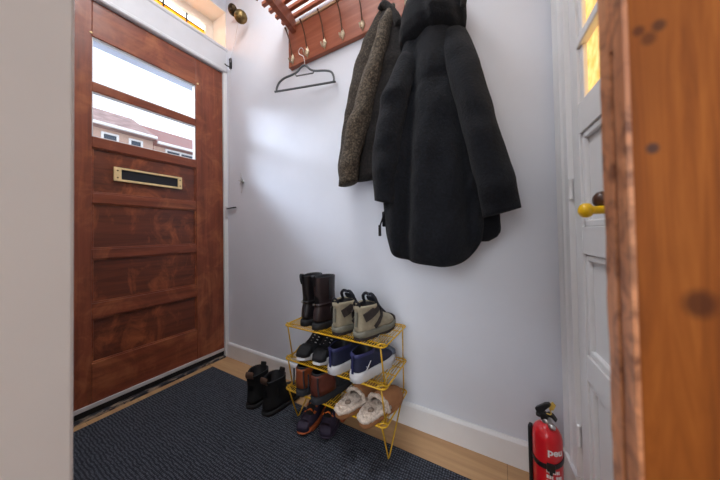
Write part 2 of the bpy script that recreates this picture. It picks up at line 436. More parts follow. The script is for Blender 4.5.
for z0, z1 in ((.12, .45), (.52, .80), (.876, 1.137)):
    b = B(); box(b, .028, .040, yc, yb_, z0, z1)
    # raised bead round the panel
    for (p, q, r, s) in ((yb_-.018, yb_, z0, z1), (yc, yc+.018, z0, z1), (yc, yb_, z0, z0+.018), (yc, yb_, z1-.018, z1)): box(b, .017, .030, p, q, r, s)
    obj('panel', b, M_trim, d2, bevel=.004)
for z0, z1 in ((1.222, 1.378), (1.404, 1.56), (1.586, 1.75), (1.776, 1.95)):
    b = B(); box(b, .030, .034, yc, yb_, z0, z1); o = obj('pane', b, M_ambdoor, d2); o['label'] = 'yellow textured glass pane'
    b = B()
    for (p, q) in ((yb_-.024, yb_), (yc, yc+.024)):
        box(b, .018, .029, p, q, z0, z1)
    box(b, .018, .029, yc, yb_, z0, z0+.006)
    obj('glazing_bead', b, M_trim, o, bevel=.003)
b = B()
for z in (1.391, 1.573, 1.763): box(b, .010, .045, yc, yb_, z-.013, z+.013)
obj('glazing_bar', b, M_trim, d2, bevel=.004)
for z in (.255, .99, 1.8):
    b = B(); lathe(b, [(0, -.032), (.0055, -.032), (.0065, -.030), (.0055, -.027), (.0055, .027), (.0065, .030), (.0055, .032), (0, .034)], 12, RW.inverted() @ RW @ Matrix.Translation((.006, -.114, z)))
    obj('hinge', b, M_trim, d2, smooth=True)
# yellow knob on its stem, brown knob behind it
KM = Matrix.Translation((.012, -.385, .909)) @ Matrix.Rotation(-PI/2, 4, 'Y')
b = B(); lathe(b, [(0, 0), (.022, 0), (.022, .006), (.012, .009), (.0088, .012), (.0084, .046), (.0095, .048), (.0128, .050), (.0150, .054), (.0155, .0585), (.0148, .063), (.0122, .067), (.007, .070), (0, .071)], 24, KM)
o = obj('door_knob', b, M_yknob, d2, smooth=True); o['label'] = 'yellow ball knob on a stem'
KM2 = Matrix.Translation((.012, -.370, .931)) @ Matrix.Rotation(-PI/2, 4, 'Y')
b = B(); lathe(b, [(0, 0), (.010, 0), (.008, .008), (.010, .012), (.0165, .018), (.0185, .026), (.0165, .034), (.009, .040), (0, .041)], 24, KM2)
o = obj('lock_knob', b, M_bknob, d2, smooth=True); o['label'] = 'dark brown round knob'

# ---- pine door near the viewer (door_3)
d3 = bpy.data.objects.new('door_3', None); C.objects.link(d3)
d3.location = (.0790, .2375, 0); d3.rotation_euler = (0, 0, .03)
tag(d3, 'stripped pine door with dark knots close by at the right edge', 'door', kind='structure')
b = B()
box(b, 0, .75, 0, .006, .01, 1.1); box(b, .0035, .75, .006, .040, .01, 1.1); box(b, 0, .75, 0, .040, 1.1, 2.0)
obj('leaf', b, M_pine, d3, bevel=.0012)
b = B()
def wav(z, s): return .0006*noise.noise(Vector((z*60, s, 0)))+.0006*noise.noise(Vector((z*19, s, 3)))
zs = [.01+i*.012 for i in range(167)]
strip = lambda ylo, yhi, x0, s: loft(b, [[Vector((x0+wav(z, s), ylo, z)), Vector((x0+wav(z, s+5), yhi, z)), Vector((.006, yhi, z)), Vector((.006, ylo, z))] for z in zs])
strip(.0006, .0165, -.0026, 1.); strip(.0225, .0405, -.0030, 2.); box(b, -.0026, .006, .0160, .0230, 1.004, 2.0)
obj('edge_strip', b, M_pinedge, d3)
zs = [q for q in zs if q < 1.004]
b = B(); strip(.0150, .0240, -.0012, 8.)
o = obj('edge_groove', b, M_pinedark, d3); o['label'] = 'dark worn groove down the door edge'

# ------------------------------------------------------------------ outside: canopy, street, houses
M_brick = N('red_brick')
br = M_brick.n('ShaderNodeTexBrick'); M_brick.l(M_brick.mapped((1, 1, 1), (PI/2, 0, PI/2)), br.inputs['Vector'])
br.inputs['Scale'].default_value = 4; br.inputs['Color1'].default_value = rgb(192, 84, 62); br.inputs['Color2'].default_value = rgb(208, 104, 80); br.inputs['Mortar'].default_value = rgb(206, 176, 160)
M_brick.l(br.outputs['Color'], M_brick.b.inputs['Base Color']); M_brick.b.inputs['Roughness'].default_value = .9; M_brick = M_brick.m
M_roof = N('roof_tiles')
wv = M_roof.n('ShaderNodeTexWave', wave_type='BANDS', bands_direction='Y'); M_roof.l(M_roof.mapped((1, 1, 1)), wv.inputs['Vector']); wv.inputs['Scale'].default_value = 1.6; wv.inputs['Distortion'].default_value = .6
M_roof.l(M_roof.mix(M_roof.noise(2.5, 5), M_roof.ramp(wv.outputs['Fac'], [(.2, rgb(150, 92, 82)), (.8, rgb(186, 120, 106))]), rgb(150, 130, 128)), M_roof.b.inputs['Base Color'])
M_roof.b.inputs['Roughness'].default_value = .85; M_roof = M_roof.m
M_roofg = plain('grey_roof_tiles', rgb(168, 140, 134), .85, 0, .3, 3)
M_whitew = plain('white_gutter_paint', rgb(240, 240, 240), .5, 0, .03)
M_dkpane = plain('dark_window_glass', rgb(56, 68, 84), .15, 0, .1)
M_road = plain('grey_paving', rgb(150, 148, 144), .9, 0, .15, 3)
M_canopy = plain('grey_blue_canopy_paint', rgb(196, 206, 224), .6, 0, .04)

struct('trim_6', box(B(), -2.30, -1.952, -.3, 2.2, 2.12, 2.17), M_canopy, 'grey canopy slab outside above the front door', 'canopy', bevel=.006)
tag(obj('street', box(B(), -24, -1.952, -14, 26, -.3, -.12), M_road), 'grey paved street outside the front door', 'street', kind='structure')

def house(label, ya, yb, ez, rz, roofm, wins, group='row houses across the street'):
    h = thing('house', label, 'house', (-13, (ya+yb)/2, -.12), group=group)
    L = (yb-ya)/2
    obj('wall', box(B(), -6, 0, -L, L, 0, ez), M_brick, h)
    b = B()
    poly = [(.35, ez-.02), (.35, ez+.10), (-2.2, rz), (-2.4, rz), (-6.3, ez+.1), (-6.3, ez-.02)]
    loft(b, [[Vector((x, y, z)) for x, z in poly] for y in (-L, L)])
    obj('roof', b, roofm, h)
    obj('gutter', box(B(), .3, .46, -L, L, ez-.01, ez+.09), M_whitew, h, bevel=.02)
    for (a, c, z0, z1) in wins:
        a -= (ya+yb)/2; c -= (ya+yb)/2; z0 += .12; z1 += .12
        b = B()
        n = max(1, round((c-a)/.6)); t = .07
        box(b, -.05, .06, a, c, z0, z0+t); box(b, -.05, .06, a, c, z1-t, z1)
        for i in range(n+1):
            y = a+(c-a-t)*i/n; box(b, -.05, .055, y, y+t, z0+t, z1-t)
        w = obj('window', b, M_whitew, h)
        obj('pane', box(B(), -.02, .01, a+.02, c-.02, z0+.02, z1-.02), M_dkpane, w)
    return h
house('brick row house with long white gutter, left half of the view through the door', .5, 4.86, 5.12, 6.62, M_roofg, [(1.2, 2.2, 3.9, 4.8), (3.25, 3.75, 3.9, 4.86), (4.05, 4.5, 3.9, 4.86)])
house('lower brick row house with red tiled roof, right half of the view through the door', 4.88, 10.5, 4.95, 6.45, M_roof, [(5.3, 6.5, 3.9, 4.78), (7.2, 8.6, 3.9, 4.66)])

# ------------------------------------------------------------------ floor mat
b = B(); box(b, -1.672, -.03, -.6, .945, .0, .007)
tag(obj('floor_mat', b, M_rug, bevel=.003), 'large dark blue grey woven mat covering most of the floor', 'mat')

# ------------------------------------------------------------------ coat rack
rk = thing('coat_rack', 'red brown wooden wall rack with slatted hat shelf and brass hooks', 'coat rack', (-1.05, YB, 1.84))
def L3(x, y, z): return Vector((x+1.05, y-YB, z-1.84))
def lbox(x0, x1, y0, y1, z0, z1): a = L3(x0, y0, z0); c = L3(x1, y1, z1); return box(B(), a.x, c.x, a.y, c.y, a.z, c.z)
obj('back_board', lbox(-1.072, -.02, 1.062, YB-.001, 1.852, 2.082), M_rack, rk, bevel=.003)
o = obj('board_lit_edge', lbox(-1.072, -.02, 1.056, YB-.001, 2.083, 2.096), M_rackedge, rk, bevel=.002); o['label'] = 'top edge of the back board, coloured paler for the light it catches'
for y in (1.066, 1.019, .972, .925, .878, .831, .784):
    obj('slat', lbox(-1.125, .06, y-.010, y+.010, 2.140, 2.160), M_rack, rk, bevel=.002)
for x in (-1.040, -.05):
    b = B()
    P = [(1.062, 2.045), (1.062, 2.100), (1.02, 2.139), (.765, 2.139), (.765, 2.118), (.80, 2.106)]
    loft(b, [[L3(xx, y, z) for y, z in P] for xx in (x-.0, x+.034)])
    obj('bracket', b, M_rack, rk, bevel=.002)
def make_hook(x):
    b = B()
    # cast plate (pointed oval), on the board
    P = [(0, .034), (.008, .018), (.015, 0), (.008, -.018), (0, -.034), (-.008, -.018), (-.015, 0), (-.008, .018)]
    o0 = L3(x, 1.0615, 1.895)
    loft(b, [[o0+Vector((u, 0, v)) for u, v in P], [o0+Vector((u*.85, -.005, v*.9)) for u, v in P], [o0+Vector((u*.3, -.010, v*.4)) for u, v in P]])
    h = obj('hook', b, M_hook, rk, smooth=False); h['label'] = 'cast brass coat hook'
    b = B()
    tube(b, curve([o0+Vector(v) for v in ((0, -.004, .008), (0, -.012, .05), (.0, -.022, .09), (0, -.040, .125), (0, -.058, .148))], 5), [.0036]*16+[.0036, .0038, .0042, .0048, .0052], 8)
    obj('upper_arm', b, M_hookdk, h, smooth=True)
    b = B()
    tube(b, curve([o0+Vector(v) for v in ((0, -.004, -.012), (0, -.014, -.026), (0, -.026, -.026), (0, -.032, -.012))], 5), [.0034]*12+[.0036, .004, .0046, .005], 8)
    obj('lower_arm', b, M_hook, h, smooth=True)
for x in (-1.038, -.926, -.804, -.687, -.569, -.455, -.339, -.222, -.105): make_hook(x)

# ------------------------------------------------------------------ hanger
hg = thing('coat_hanger', 'empty grey velvet coat hanger on the second rack hook', 'hanger', (-.908, 1.012, 1.70), math.radians(16))
hp = [(.0, .088), (.022, .080), (.045, .058), (.08, .045), (.15, .036), (.195, .022), (.212, -.01), (.209, -.032), (.19, -.036), (-.19, -.036), (-.207, -.034), (-.208, -.018), (-.19, .012), (-.15, .034), (-.09, .046), (-.05, .058), (-.024, .080)]
RT = Matrix.Diagonal((.80, 1, .95, 1))
b = B(); pts = curve([RT @ Vector((x, 0, z)) for x, z in hp]+[RT @ Vector((hp[0][0], 0, hp[0][1]))], 3)[:-1]
tube(b, pts, .0055, 8, True); obj('frame', b, M_hanger, hg, smooth=True)
b = B(); tube(b, [RT @ Vector(p) for p in ((-.066, 0, .050), (-.058, 0, .034), (.066, 0, .034), (.074, 0, .046))], .0035, 8); obj('cross_bar', b, M_hanger, hg, smooth=True)
b = B(); tube(b, curve([(.006, 0, .086), (.002, 0, .115), (-.004, 0, .135), (-.026, -.002, .150), (-.026, -.003, .172), (-.012, -.003, .180), (.0, 0, .168)], 5), .0018, 8)
o = obj('wire_hook', b, M_steel, hg, smooth=True); o['label'] = 'thin steel hook'

# ------------------------------------------------------------------ coats
def cloth_ring(cx, cy, hx, hy, z, n=72, fold=0., k=5, ph=0., sq=1.0, zfun=None, rough=0.):
    out = []
    for i in range(n):
        a = 2*PI*i/n; c, s = math.cos(a), math.sin(a)
        m = 1+fold*math.sin(k*a+ph)+fold*.6*math.sin((k+3)*a-1.7*ph+1)
        x = cx+hx*math.copysign(abs(c)**sq, c)*(1+.25*(m-1)); y = cy+hy*math.copysign(abs(s)**sq, s)*m
        zz = zfun(x, z) if zfun else z
        p = Vector((x, y, zz))
        if rough: p += Vector((noise.noise(p*9), noise.noise(p*9+Vector((7, 0, 0))), 0))*rough
        out.append(p)
    return out
def path_sleeve(tab, n=40, steps=40, rough=.004, seed=0.):
    """tab: t, x, y, z, half width (x), half depth (y)"""
    rings = []
    for j in range(steps+1):
        t = j/steps; x, y, z, hx, hy = interp(tab, t)
        w = 1+.07*math.sin(9*t*PI+seed)*(1 if t > .35 else .4)+.04*math.sin(15*t*PI+2*seed)
        q = []
        for i in range(n):
            a = 2*PI*i/n
            p = Vector((x+hx*math.cos(a)*(1+.05*math.sin(7*t+3*a+seed)+.03*math.sin(23*t+2*a+2*seed)), y+hy*math.sin(a)*w, z+.02*math.cos(a)*math.sin(5*t+seed)))
            p += Vector((noise.noise(p*11+Vector((seed, 0, 0))), noise.noise(p*11+Vector((0, seed, 5))), 0))*rough
            q.append(p)
        rings.append(q)
    return rings

# black long coat
bc = thing('coat', 'long black fleece coat with hood hanging in front', 'coat', (-.22, .97, .75), group=None)
OFF = Vector((.22, -.97, -.75))
shift = lambda R: [[p+OFF for p in r] for r in R]
body = [ # t, cx, cy, hx, hy
    (0, -.215, .985, .080, .050), (.05, -.218, .978, .110, .070), (.14, -.228, .975, .132, .070), (.35, -.236, .97, .156, .078), (.55, -.246, .965, .170, .084),
    (.75, -.240, .963, .184, .090), (.88, -.236, .962, .188, .092), (.96, -.234, .962, .184, .088), (1.0, -.232, .962, .174, .078)]
def hem(x):
    u = min(1.08, abs((x+.236)/.186)); return .752-.016*(x+.236)/.186+.125*u**4
def cxm(t): return -.23-.01*t
def drape(p, t):
    """vertical folds of the front: a deep valley left of the middle, soft ridges beside it"""
    if p.y < .97:
        c = -.262-.05*t
        v = .030*math.exp(-((p.x-c)/.020)**2)-.018*math.exp(-((p.x-c+.05)/.030)**2)-.014*math.exp(-((p.x-c-.06)/.035)**2)
        v += .020*math.exp(-((p.x+.135-.045*t)/.022)**2)*(t > .05)
        v += .006*math.sin(p.x*38+t*5)*t
        v += .010*math.exp(-((t-.26-.02*math.sin(p.x*14))/.013)**2)*(abs(p.x-cxm(t)) < .12)
        p.y += v*min(1, .35+t)+.006*noise.noise(Vector((p.x*16, 0, t*9)))+.005*noise.noise(Vector((p.x*30+t*14, 2, t*5)))
    return p
rings = []
for j in range(73):
    t = j/72; cx, cy, hx, hy = interp(body, t)
    zf = lambda x, z, t=t: 1.66+(hem(x)-1.66)*t
    rings.append([drape(p, t) for p in cloth_ring(cx, cy, hx, hy, 0, 120, .02+.03*t, 4, .8+.5*t, .82, zf, .007)])
b = B(); loft(b, shift(rings)); obj('body', b, M_blackwool, bc, smooth=True)
# inner back panel peeping out at the right below the sleeve
rings = []
for j in range(21):
    t = j/20; k = 1 if t < .85 else math.sqrt(max(.05, 1-((t-.85)/.16)**2))
    rings.append(cloth_ring(-.088+.028*t, .985, (.062+.006*math.sin(t*PI))*k, .028, 1.15-.318*t, 32, .04, 4, t, .9, None, .003))
b = B(); loft(b, shift(rings)); obj('inner_panel', b, M_blackhood, bc, smooth=True)
# sleeves
b = B(); loft(b, shift(path_sleeve([(0, -.172, .990, 1.640, .030, .030), (.1, -.140, .965, 1.585, .046, .048), (.3, -.098, .925, 1.44, .055, .056), (.55, -.056, .905, 1.235, .058, .056), (.8, -.018, .90, 1.04, .058, .053), (1, .000, .90, .925, .053, .046)], rough=.007, seed=2.)))
obj('sleeve', b, M_blackwool, bc, smooth=True)
b = B(); loft(b, shift(path_sleeve([(0, -.275, .985, 1.62, .032, .032), (.12, -.305, .950, 1.545, .044, .048), (.35, -.345, .895, 1.39, .055, .056), (.6, -.372, .885, 1.22, .056, .056), (.85, -.384, .885, 1.06, .050, .050), (1, -.386, .885, .985, .044, .043)], rough=.007, seed=5.)))
obj('sleeve', b, M_blackwool, bc, smooth=True)
# hood: gathered cloth hanging from the hook
hood = [(0, -.222, 1.015, .020, .018), (.12, -.218, 1.0, .055, .035), (.35, -.214, .97, .098, .062), (.6, -.212, .955, .118, .074), (.82, -.214, .950, .126, .078), (.93, -.216, .955, .124, .074), (1, -.216, .966, .112, .060)]
rings = []
for j in range(49):
    t = j/48; cx, cy, hx, hy = interp(hood, t); q = []
    for p in cloth_ring(cx, cy, hx, hy, 1.895-t*.30, 96, .05, 4, 1.9-t, .9, lambda x, z, t=t: z+.02*t*(1-((x+.21)/.12)**2), .008):
        if p.y < .96: p.y += t*(.030*math.exp(-((p.x+.245-.03*t)/.018)**2)-.014*math.exp(-((p.x+.205)/.03)**2)+.022*math.exp(-((p.x+.155-.05*t)/.016)**2))
        q.append(p)
    rings.append(q)
b = B(); loft(b, shift(rings)); obj('hood', b, M_blackhood, bc, smooth=True)
b = B(); tube(b, curve([Vector(p)+OFF for p in ((-.118, .93, 1.77), (-.102, .92, 1.73), (-.092, .92, 1.69), (-.098, .93, 1.655))], 5), [.012]*5+[.016]*6+[.011]*5, 10)
obj('hood_trim', b, M_browndark, bc, smooth=True)
# zip front edge and puller at the left
b = B(); tube(b, [Vector(p)+OFF for p in ((-.400, .925, .985), (-.412, .925, .945), (-.432, .925, .895))], .0035, 6); box(b, *[v for v in (-.437+.22, -.428+.22, .921-.97, .929-.97, .855-.75, .900-.75)])
o = obj('zipper', b, M_iron, bc); o['label'] = 'dark zip with hanging puller'
b = B(); box(b, -.425+.22, -.395+.22, .93-.97, .945-.97, .893-.75, .955-.75); obj('zip_facing', b, M_blackwool, bc, bevel=.004)

# brown teddy coat
wc = thing('coat', 'shorter grey brown teddy coat hanging behind the black one', 'coat', (-.50, 1.0, 1.09))
OFF = Vector((.50, -1.0, -1.09))
b = B()
loft(b, shift(path_sleeve([(0, -.440, 1.03, 1.885, .020, .018), (.06, -.452, 1.02, 1.84, .036, .03), (.28, -.512, 1.005, 1.665, .056, .045), (.6, -.572, 1.0, 1.42, .068, .05), (.88, -.606, 1.0, 1.21, .068, .05), (1, -.612, 1.0, 1.12, .058, .042)], rough=.010, seed=3.)))
obj('body', b, M_brownwool, wc, smooth=True)
b = B(); loft(b, shift(path_sleeve([(0, -.402, 1.0, 1.835, .026, .026), (.12, -.408, .972, 1.755, .034, .036), (.38, -.464, .952, 1.56, .040, .042), (.7, -.540, .940, 1.33, .046, .046), (.9, -.583, .935, 1.16, .048, .046), (1, -.588, .935, 1.088, .041, .04)], rough=.010, seed=8.)))
o = obj('sleeve', b, M_brownlight, wc, smooth=True); o['label'] = 'lighter fleece sleeve'
b = B(); loft(b, shift(path_sleeve([(0, -.428, 1.03, 1.88, .022, .020), (.1, -.400, 1.01, 1.82, .050, .03), (.4, -.405, .995, 1.60, .085, .04), (.75, -.455, .99, 1.32, .085, .042), (1, -.490, .99, 1.115, .085, .04)], rough=.008, seed=4.)))
o = obj('front_panel', b, M_browndark, wc, smooth=True); o['label'] = 'near black front panel'
b = B(); tube(b, curve([Vector(p)+OFF for p in ((-.446, .995, 1.862), (-.425, .985, 1.868), (-.398, .985, 1.842), (-.372, .985, 1.800), (-.352, .985, 1.745))], 5), [.012]*6+[.015]*10+[.018]*5, 10); obj('collar', b, M_browndark, wc, smooth=True)

# ------------------------------------------------------------------ wire shoe rack
sr = thing('shoe_rack', 'yellow wire shoe rack with three tiers against the wall', 'shoe rack', (-.62, .94, .0065))
X0, X1, Y0, Y1 = -.25, .246, -.126, .118
for z in (.448, .298, .163):
    b = B(); r = .018
    loop = []
    for (cx, cy, a0) in ((X1-r, Y1-r, 0), (X0+r, Y1-r, 90), (X0+r, Y0+r, 180), (X1-r, Y0+r, 270)):
        for k in range(5): a = math.radians(a0+k*22.5); loop.append((cx+r*math.cos(a), cy+r*math.sin(a), z))
    tube(b, loop, .0032, 8, True)
    sh = obj('shelf', b, M_yellow, sr, smooth=True)
    b = B()
    for i in range(46):
        x = X0+.012+(X1-X0-.024)*i/45; box(b, x-.0011, x+.0011, Y0, Y1, z+.0015, z+.0037)
    for y in (Y0+.03, -.02, .045, Y1-.02): box(b, X0, X1, y-.0015, y+.0015, z-.0015, z+.0015)
    obj('wire_grid', b, M_yellow, sh)
    for sx in (X0, X1):     # wire loops at the tier ends where the legs hook on
        b = B(); s = 1 if sx > 0 else -1
        tube(b, curve([(sx-s*.035, Y0+.004, z+.001), (sx-s*.012, Y0+.01, z+.010), (sx+s*.004, Y0+.022, z+.002), (sx-s*.012, Y0+.034, z-.008), (sx-s*.034, Y0+.03, z+.001)], 4), .0024, 6)
        obj('corner_loop', b, M_yellow, sh, smooth=True)
zz = [.448, .298, .163]
for sx in (X0+.016, X1-.016):
    for za, zb in ((.448, .298), (.298, .163)):
        b = B(); tube(b, [(sx, Y0+.006, za), (sx+.004, Y0+.03, zb)], .0030, 8); obj('leg', b, M_yellow, sr, smooth=True)
        b = B(); tube(b, [(sx, Y1-.006, za), (sx, Y1-.008, zb)], .0026, 8); obj('leg', b, M_yellow, sr, smooth=True)
        b = B(); tube(b, [(sx, Y0+.03, zb), (sx, Y0+.085, zb+.028), (sx, Y1-.03, zb+.002)], .0022, 8); obj('brace', b, M_yellow, sr, smooth=True)
    b = B(); tube(b, curve([(sx, Y0+.006, .163), (sx-.003, -.062, .006), (sx-.003, -.055, .003), (sx-.003, -.045, .006), (sx, Y1-.008, .163)], 5), .0030, 8); obj('leg', b, M_yellow, sr, smooth=True)

# ------------------------------------------------------------------ shoes
def outline(L, W, n=40, heelw=.80, side=0):
    """closed foot outline: y from 0 (heel) to L (toe), half width varies"""
    pts = []
    for i in range(n):
        a = 2*PI*i/n; c = -math.cos(a); s = math.sin(a)
        y = L*.5*(1+math.copysign(abs(c)**.86, c)); u = y/L
        w = W*.5*(heelw+(1-heelw)*min(1, max(0, (u-.15)/.5))-.06*math.sin(PI*min(1, u/.62))**2)
        x = w*math.copysign(abs(s)**.72, s)
        x += side*.012*max(0, (u-.45))*1.6
        pts.append((x, y))
    return pts
def upper_rings(L, W, prof, n=40, heelw=.8, side=0):
    """prof: z, y_heel, y_toe, width factor"""
    base = outline(1, 1, n, heelw, 0); out = []
    for z, ya, yb, wf in prof:
        q = []
        for x, y in base:
            yy = ya+(yb-ya)*y; q.append(Vector((x*W*wf+side*.012*max(0, yy/L-.45)*1.6, yy, z)))
        out.append(q)
    return out
def sole(name, m, parent, L, W, z0, z1, grow=.004, wave=0, heel=None, side=0, n=56, lugs=0):
    rings = []
    o = outline(L+2*grow, W+2*grow, n, .84, side)
    for t in (0, .12, .5, .88, 1):
        z = z0+(z1-z0)*t; k = {0: .95, .12: 1, .5: 1.0, .88: .99, 1: .95}[t]; q = []
        for x, y in o:
            yy = y-grow; zz = z
            if t > .6 and wave: zz += wave*math.sin(yy/L*PI*5.0)
            if t < .2:
                zz += max(0, (yy/L-.8))*.06        # toe spring
                if lugs: zz += lugs*max(0, math.sin(yy/L*PI*14))
                if heel and .36 < yy/L < .56: zz += heel*math.sin((yy/L-.36)/.20*PI)
            q.append(Vector((x*k, (yy-L/2)*k+L/2, zz)))
        rings.append(q)
    b = B(); loft(b, rings); return obj(name, b, m, parent, smooth=True)
def upper(name, m, parent, L, W, prof, inner=None, side=0, mi=None, cap=False):
    b = B(); R = upper_rings(L, W, prof, 40, .8, side)
    loft(b, R, True, cap)
    o = obj(name, b, m, parent, smooth=True, subsurf=1)
    if inner is not None:
        z, ya, yb, wf = prof[-1]
        P = [(z, ya, yb, wf), (z+.002, ya+.003, yb-.003, wf*.93), (z-.004, ya+.006, yb-.006, wf*.86), (z-inner, ya+.008, yb-.006, wf*.8)]
        b = B(); loft(b, upper_rings(L, W, P, 40, .8, side), False, True)
        obj('lining', b, mi, parent, smooth=True)
    return o
def strap(b, pts, w, t, normal=(0, 0, 1), axis=None):
    """flat ribbon along pts; axis fixes the direction of its width"""
    pts = [Vector(p) for p in pts]; N_ = Vector(normal); rings = []
    for i, p in enumerate(pts):
        d = (pts[min(i+1, len(pts)-1)]-pts[max(0, i-1)]).normalized(); s = Vector(axis) if axis else d.cross(N_).normalized(); u = s.cross(d).normalized()
        rings.append([p+s*w/2+u*t/2, p-s*w/2+u*t/2, p-s*w/2-u*t/2, p+s*w/2-u*t/2])
    loft(b, rings)

M_boot = plain('dark_brown_leather', rgb(46, 34, 36), .38, 0, .25, 40, .12, 90)
M_bootb = plain('black_boot_leather', rgb(30, 26, 29), .42, 0, .25, 40, .1, 90)
M_hikebeige = plain('beige_nubuck', rgb(158, 148, 126), .85, 0, .12, 60, .2, 300)
M_hikegrey = plain('grey_midsole', rgb(120, 118, 106), .75, 0, .1, 60)
M_hikedark = plain('dark_brown_mesh', rgb(50, 42, 40), .8, 0, .2, 90)
M_darklace = plain('black_lace', rgb(24, 26, 36), .8, 0, .15)
M_snkblack = plain('black_sneaker_cloth', rgb(26, 27, 32), .75, 0, .2, 80, .15, 300)
M_snkwhite = plain('white_foam_sole', rgb(206, 206, 210), .6, 0, .05, 50)
M_navy = plain('navy_knit', rgb(28, 34, 64), .7, 0, .2, 80, .2, 300)
M_navyb = plain('bright_blue_collar', rgb(38, 41, 88), .6, 0, .1)
M_greyknit = plain('grey_toe_knit', rgb(92, 102, 118), .7, 0, .15, 80)
M_brleather = plain('chestnut_leather', rgb(98, 48, 36), .45, 0, .22, 30, .12, 90)
M_orleather = plain('orange_brown_leather', rgb(136, 70, 38), .45, 0, .2, 30, .12, 90)
M_dkgrey = plain('dark_grey_rubber', rgb(48, 50, 56), .7, 0, .15, 60)
M_fur = fleece('cream_sheepskin', rgb(160, 140, 124), rgb(214, 196, 180), rgb(240, 229, 218), 90, .95, .3, 1)
M_furdk = fleece('worn_sheepskin_footbed', rgb(96, 80, 68), rgb(140, 120, 104), rgb(176, 158, 142), 90, .95, .2, 1)
M_suede = plain('tan_suede', rgb(156, 106, 68), .9, 0, .12, 40, .15, 300)
M_purple = plain('dark_purple_mesh', rgb(48, 38, 58), .7, 0, .25, 80, .15, 300)
M_orange = plain('orange_lace', rgb(214, 106, 30), .6, 0, .1)
M_orsole = plain('orange_outsole', rgb(170, 84, 44), .7, 0, .15)
M_blsuede = plain('black_suede', rgb(17, 17, 20), .9, 0, .25, 60, .2, 250)
M_tab = plain('brown_pull_tab', rgb(84, 60, 48), .7, 0, .15)

# --- tall dark boots
def tall_boot(side, label, m, loc, rot):
    t = thing('boot', label, 'boot', loc, rot, 'tall dark boots on the top shelf'); t.scale = (1, 1, .965)
    L, W = .245, .088
    sole('sole', M_rubber, t, L, W, 0, .030, .004, heel=.012, side=side, lugs=.003)
    upper('upper', m, t, L, W, [(.026, 0, L, .98), (.045, 0, L*.995, 1.), (.060, .002, L*.96, .98), (.075, .004, L*.84, .95), (.088, .008, L*.66, .86), (.102, .012, L*.54, .79), (.125, .014, L*.49, .76), (.16, .010, L*.48, .79), (.20, .006, L*.485, .83), (.228, .004, L*.49, .86), (.232, .004, L*.49, .86)], .12, side, M_lining)
    b = B()                     # ankle strap round the boot
    rr = upper_rings(L, W, [(.104, .009, L*.55, .82), (.104, .009, L*.55, .85), (.116, .010, L*.53, .83), (.116, .010, L*.53, .80)], 40, .8, side); loft(b, rr, False, False)
    obj('ankle_strap', b, m, t, smooth=True)
    b = B()
    for z0, z1 in ((.195, .243),):
        strap(b, curve([(-.004, .004, z0), (-.004, -.003, z0+.02), (-.004, -.005, z1-.005), (-.004, .003, z1), (-.004, .008, z1-.012)], 3), .016, .002, axis=(1, 0, 0))
    obj('pull_tab', b, M_black, t)
    for s in (-1, 1):
        b = B(); strap(b, [(s*.0375*.93, .062, z) for z in (.13, .16, .195, .222)], .010, .0015, (s, 0, 0)); obj('elastic_gore', b, M_black, t)
    b = B(); box(b, -.010, -.002, .000, .006, .108, .118); obj('buckle', b, M_steel, t, bevel=.001)
    return t
RZ = .4545
tall_boot(-1, 'tall dark brown boot at the left end of the top shelf', M_bootb, (-.778, .838, RZ), .0)
tall_boot(1, 'tall dark brown boot next to the beige hiking boots', M_boot, (-.702, .826, RZ), -.08)

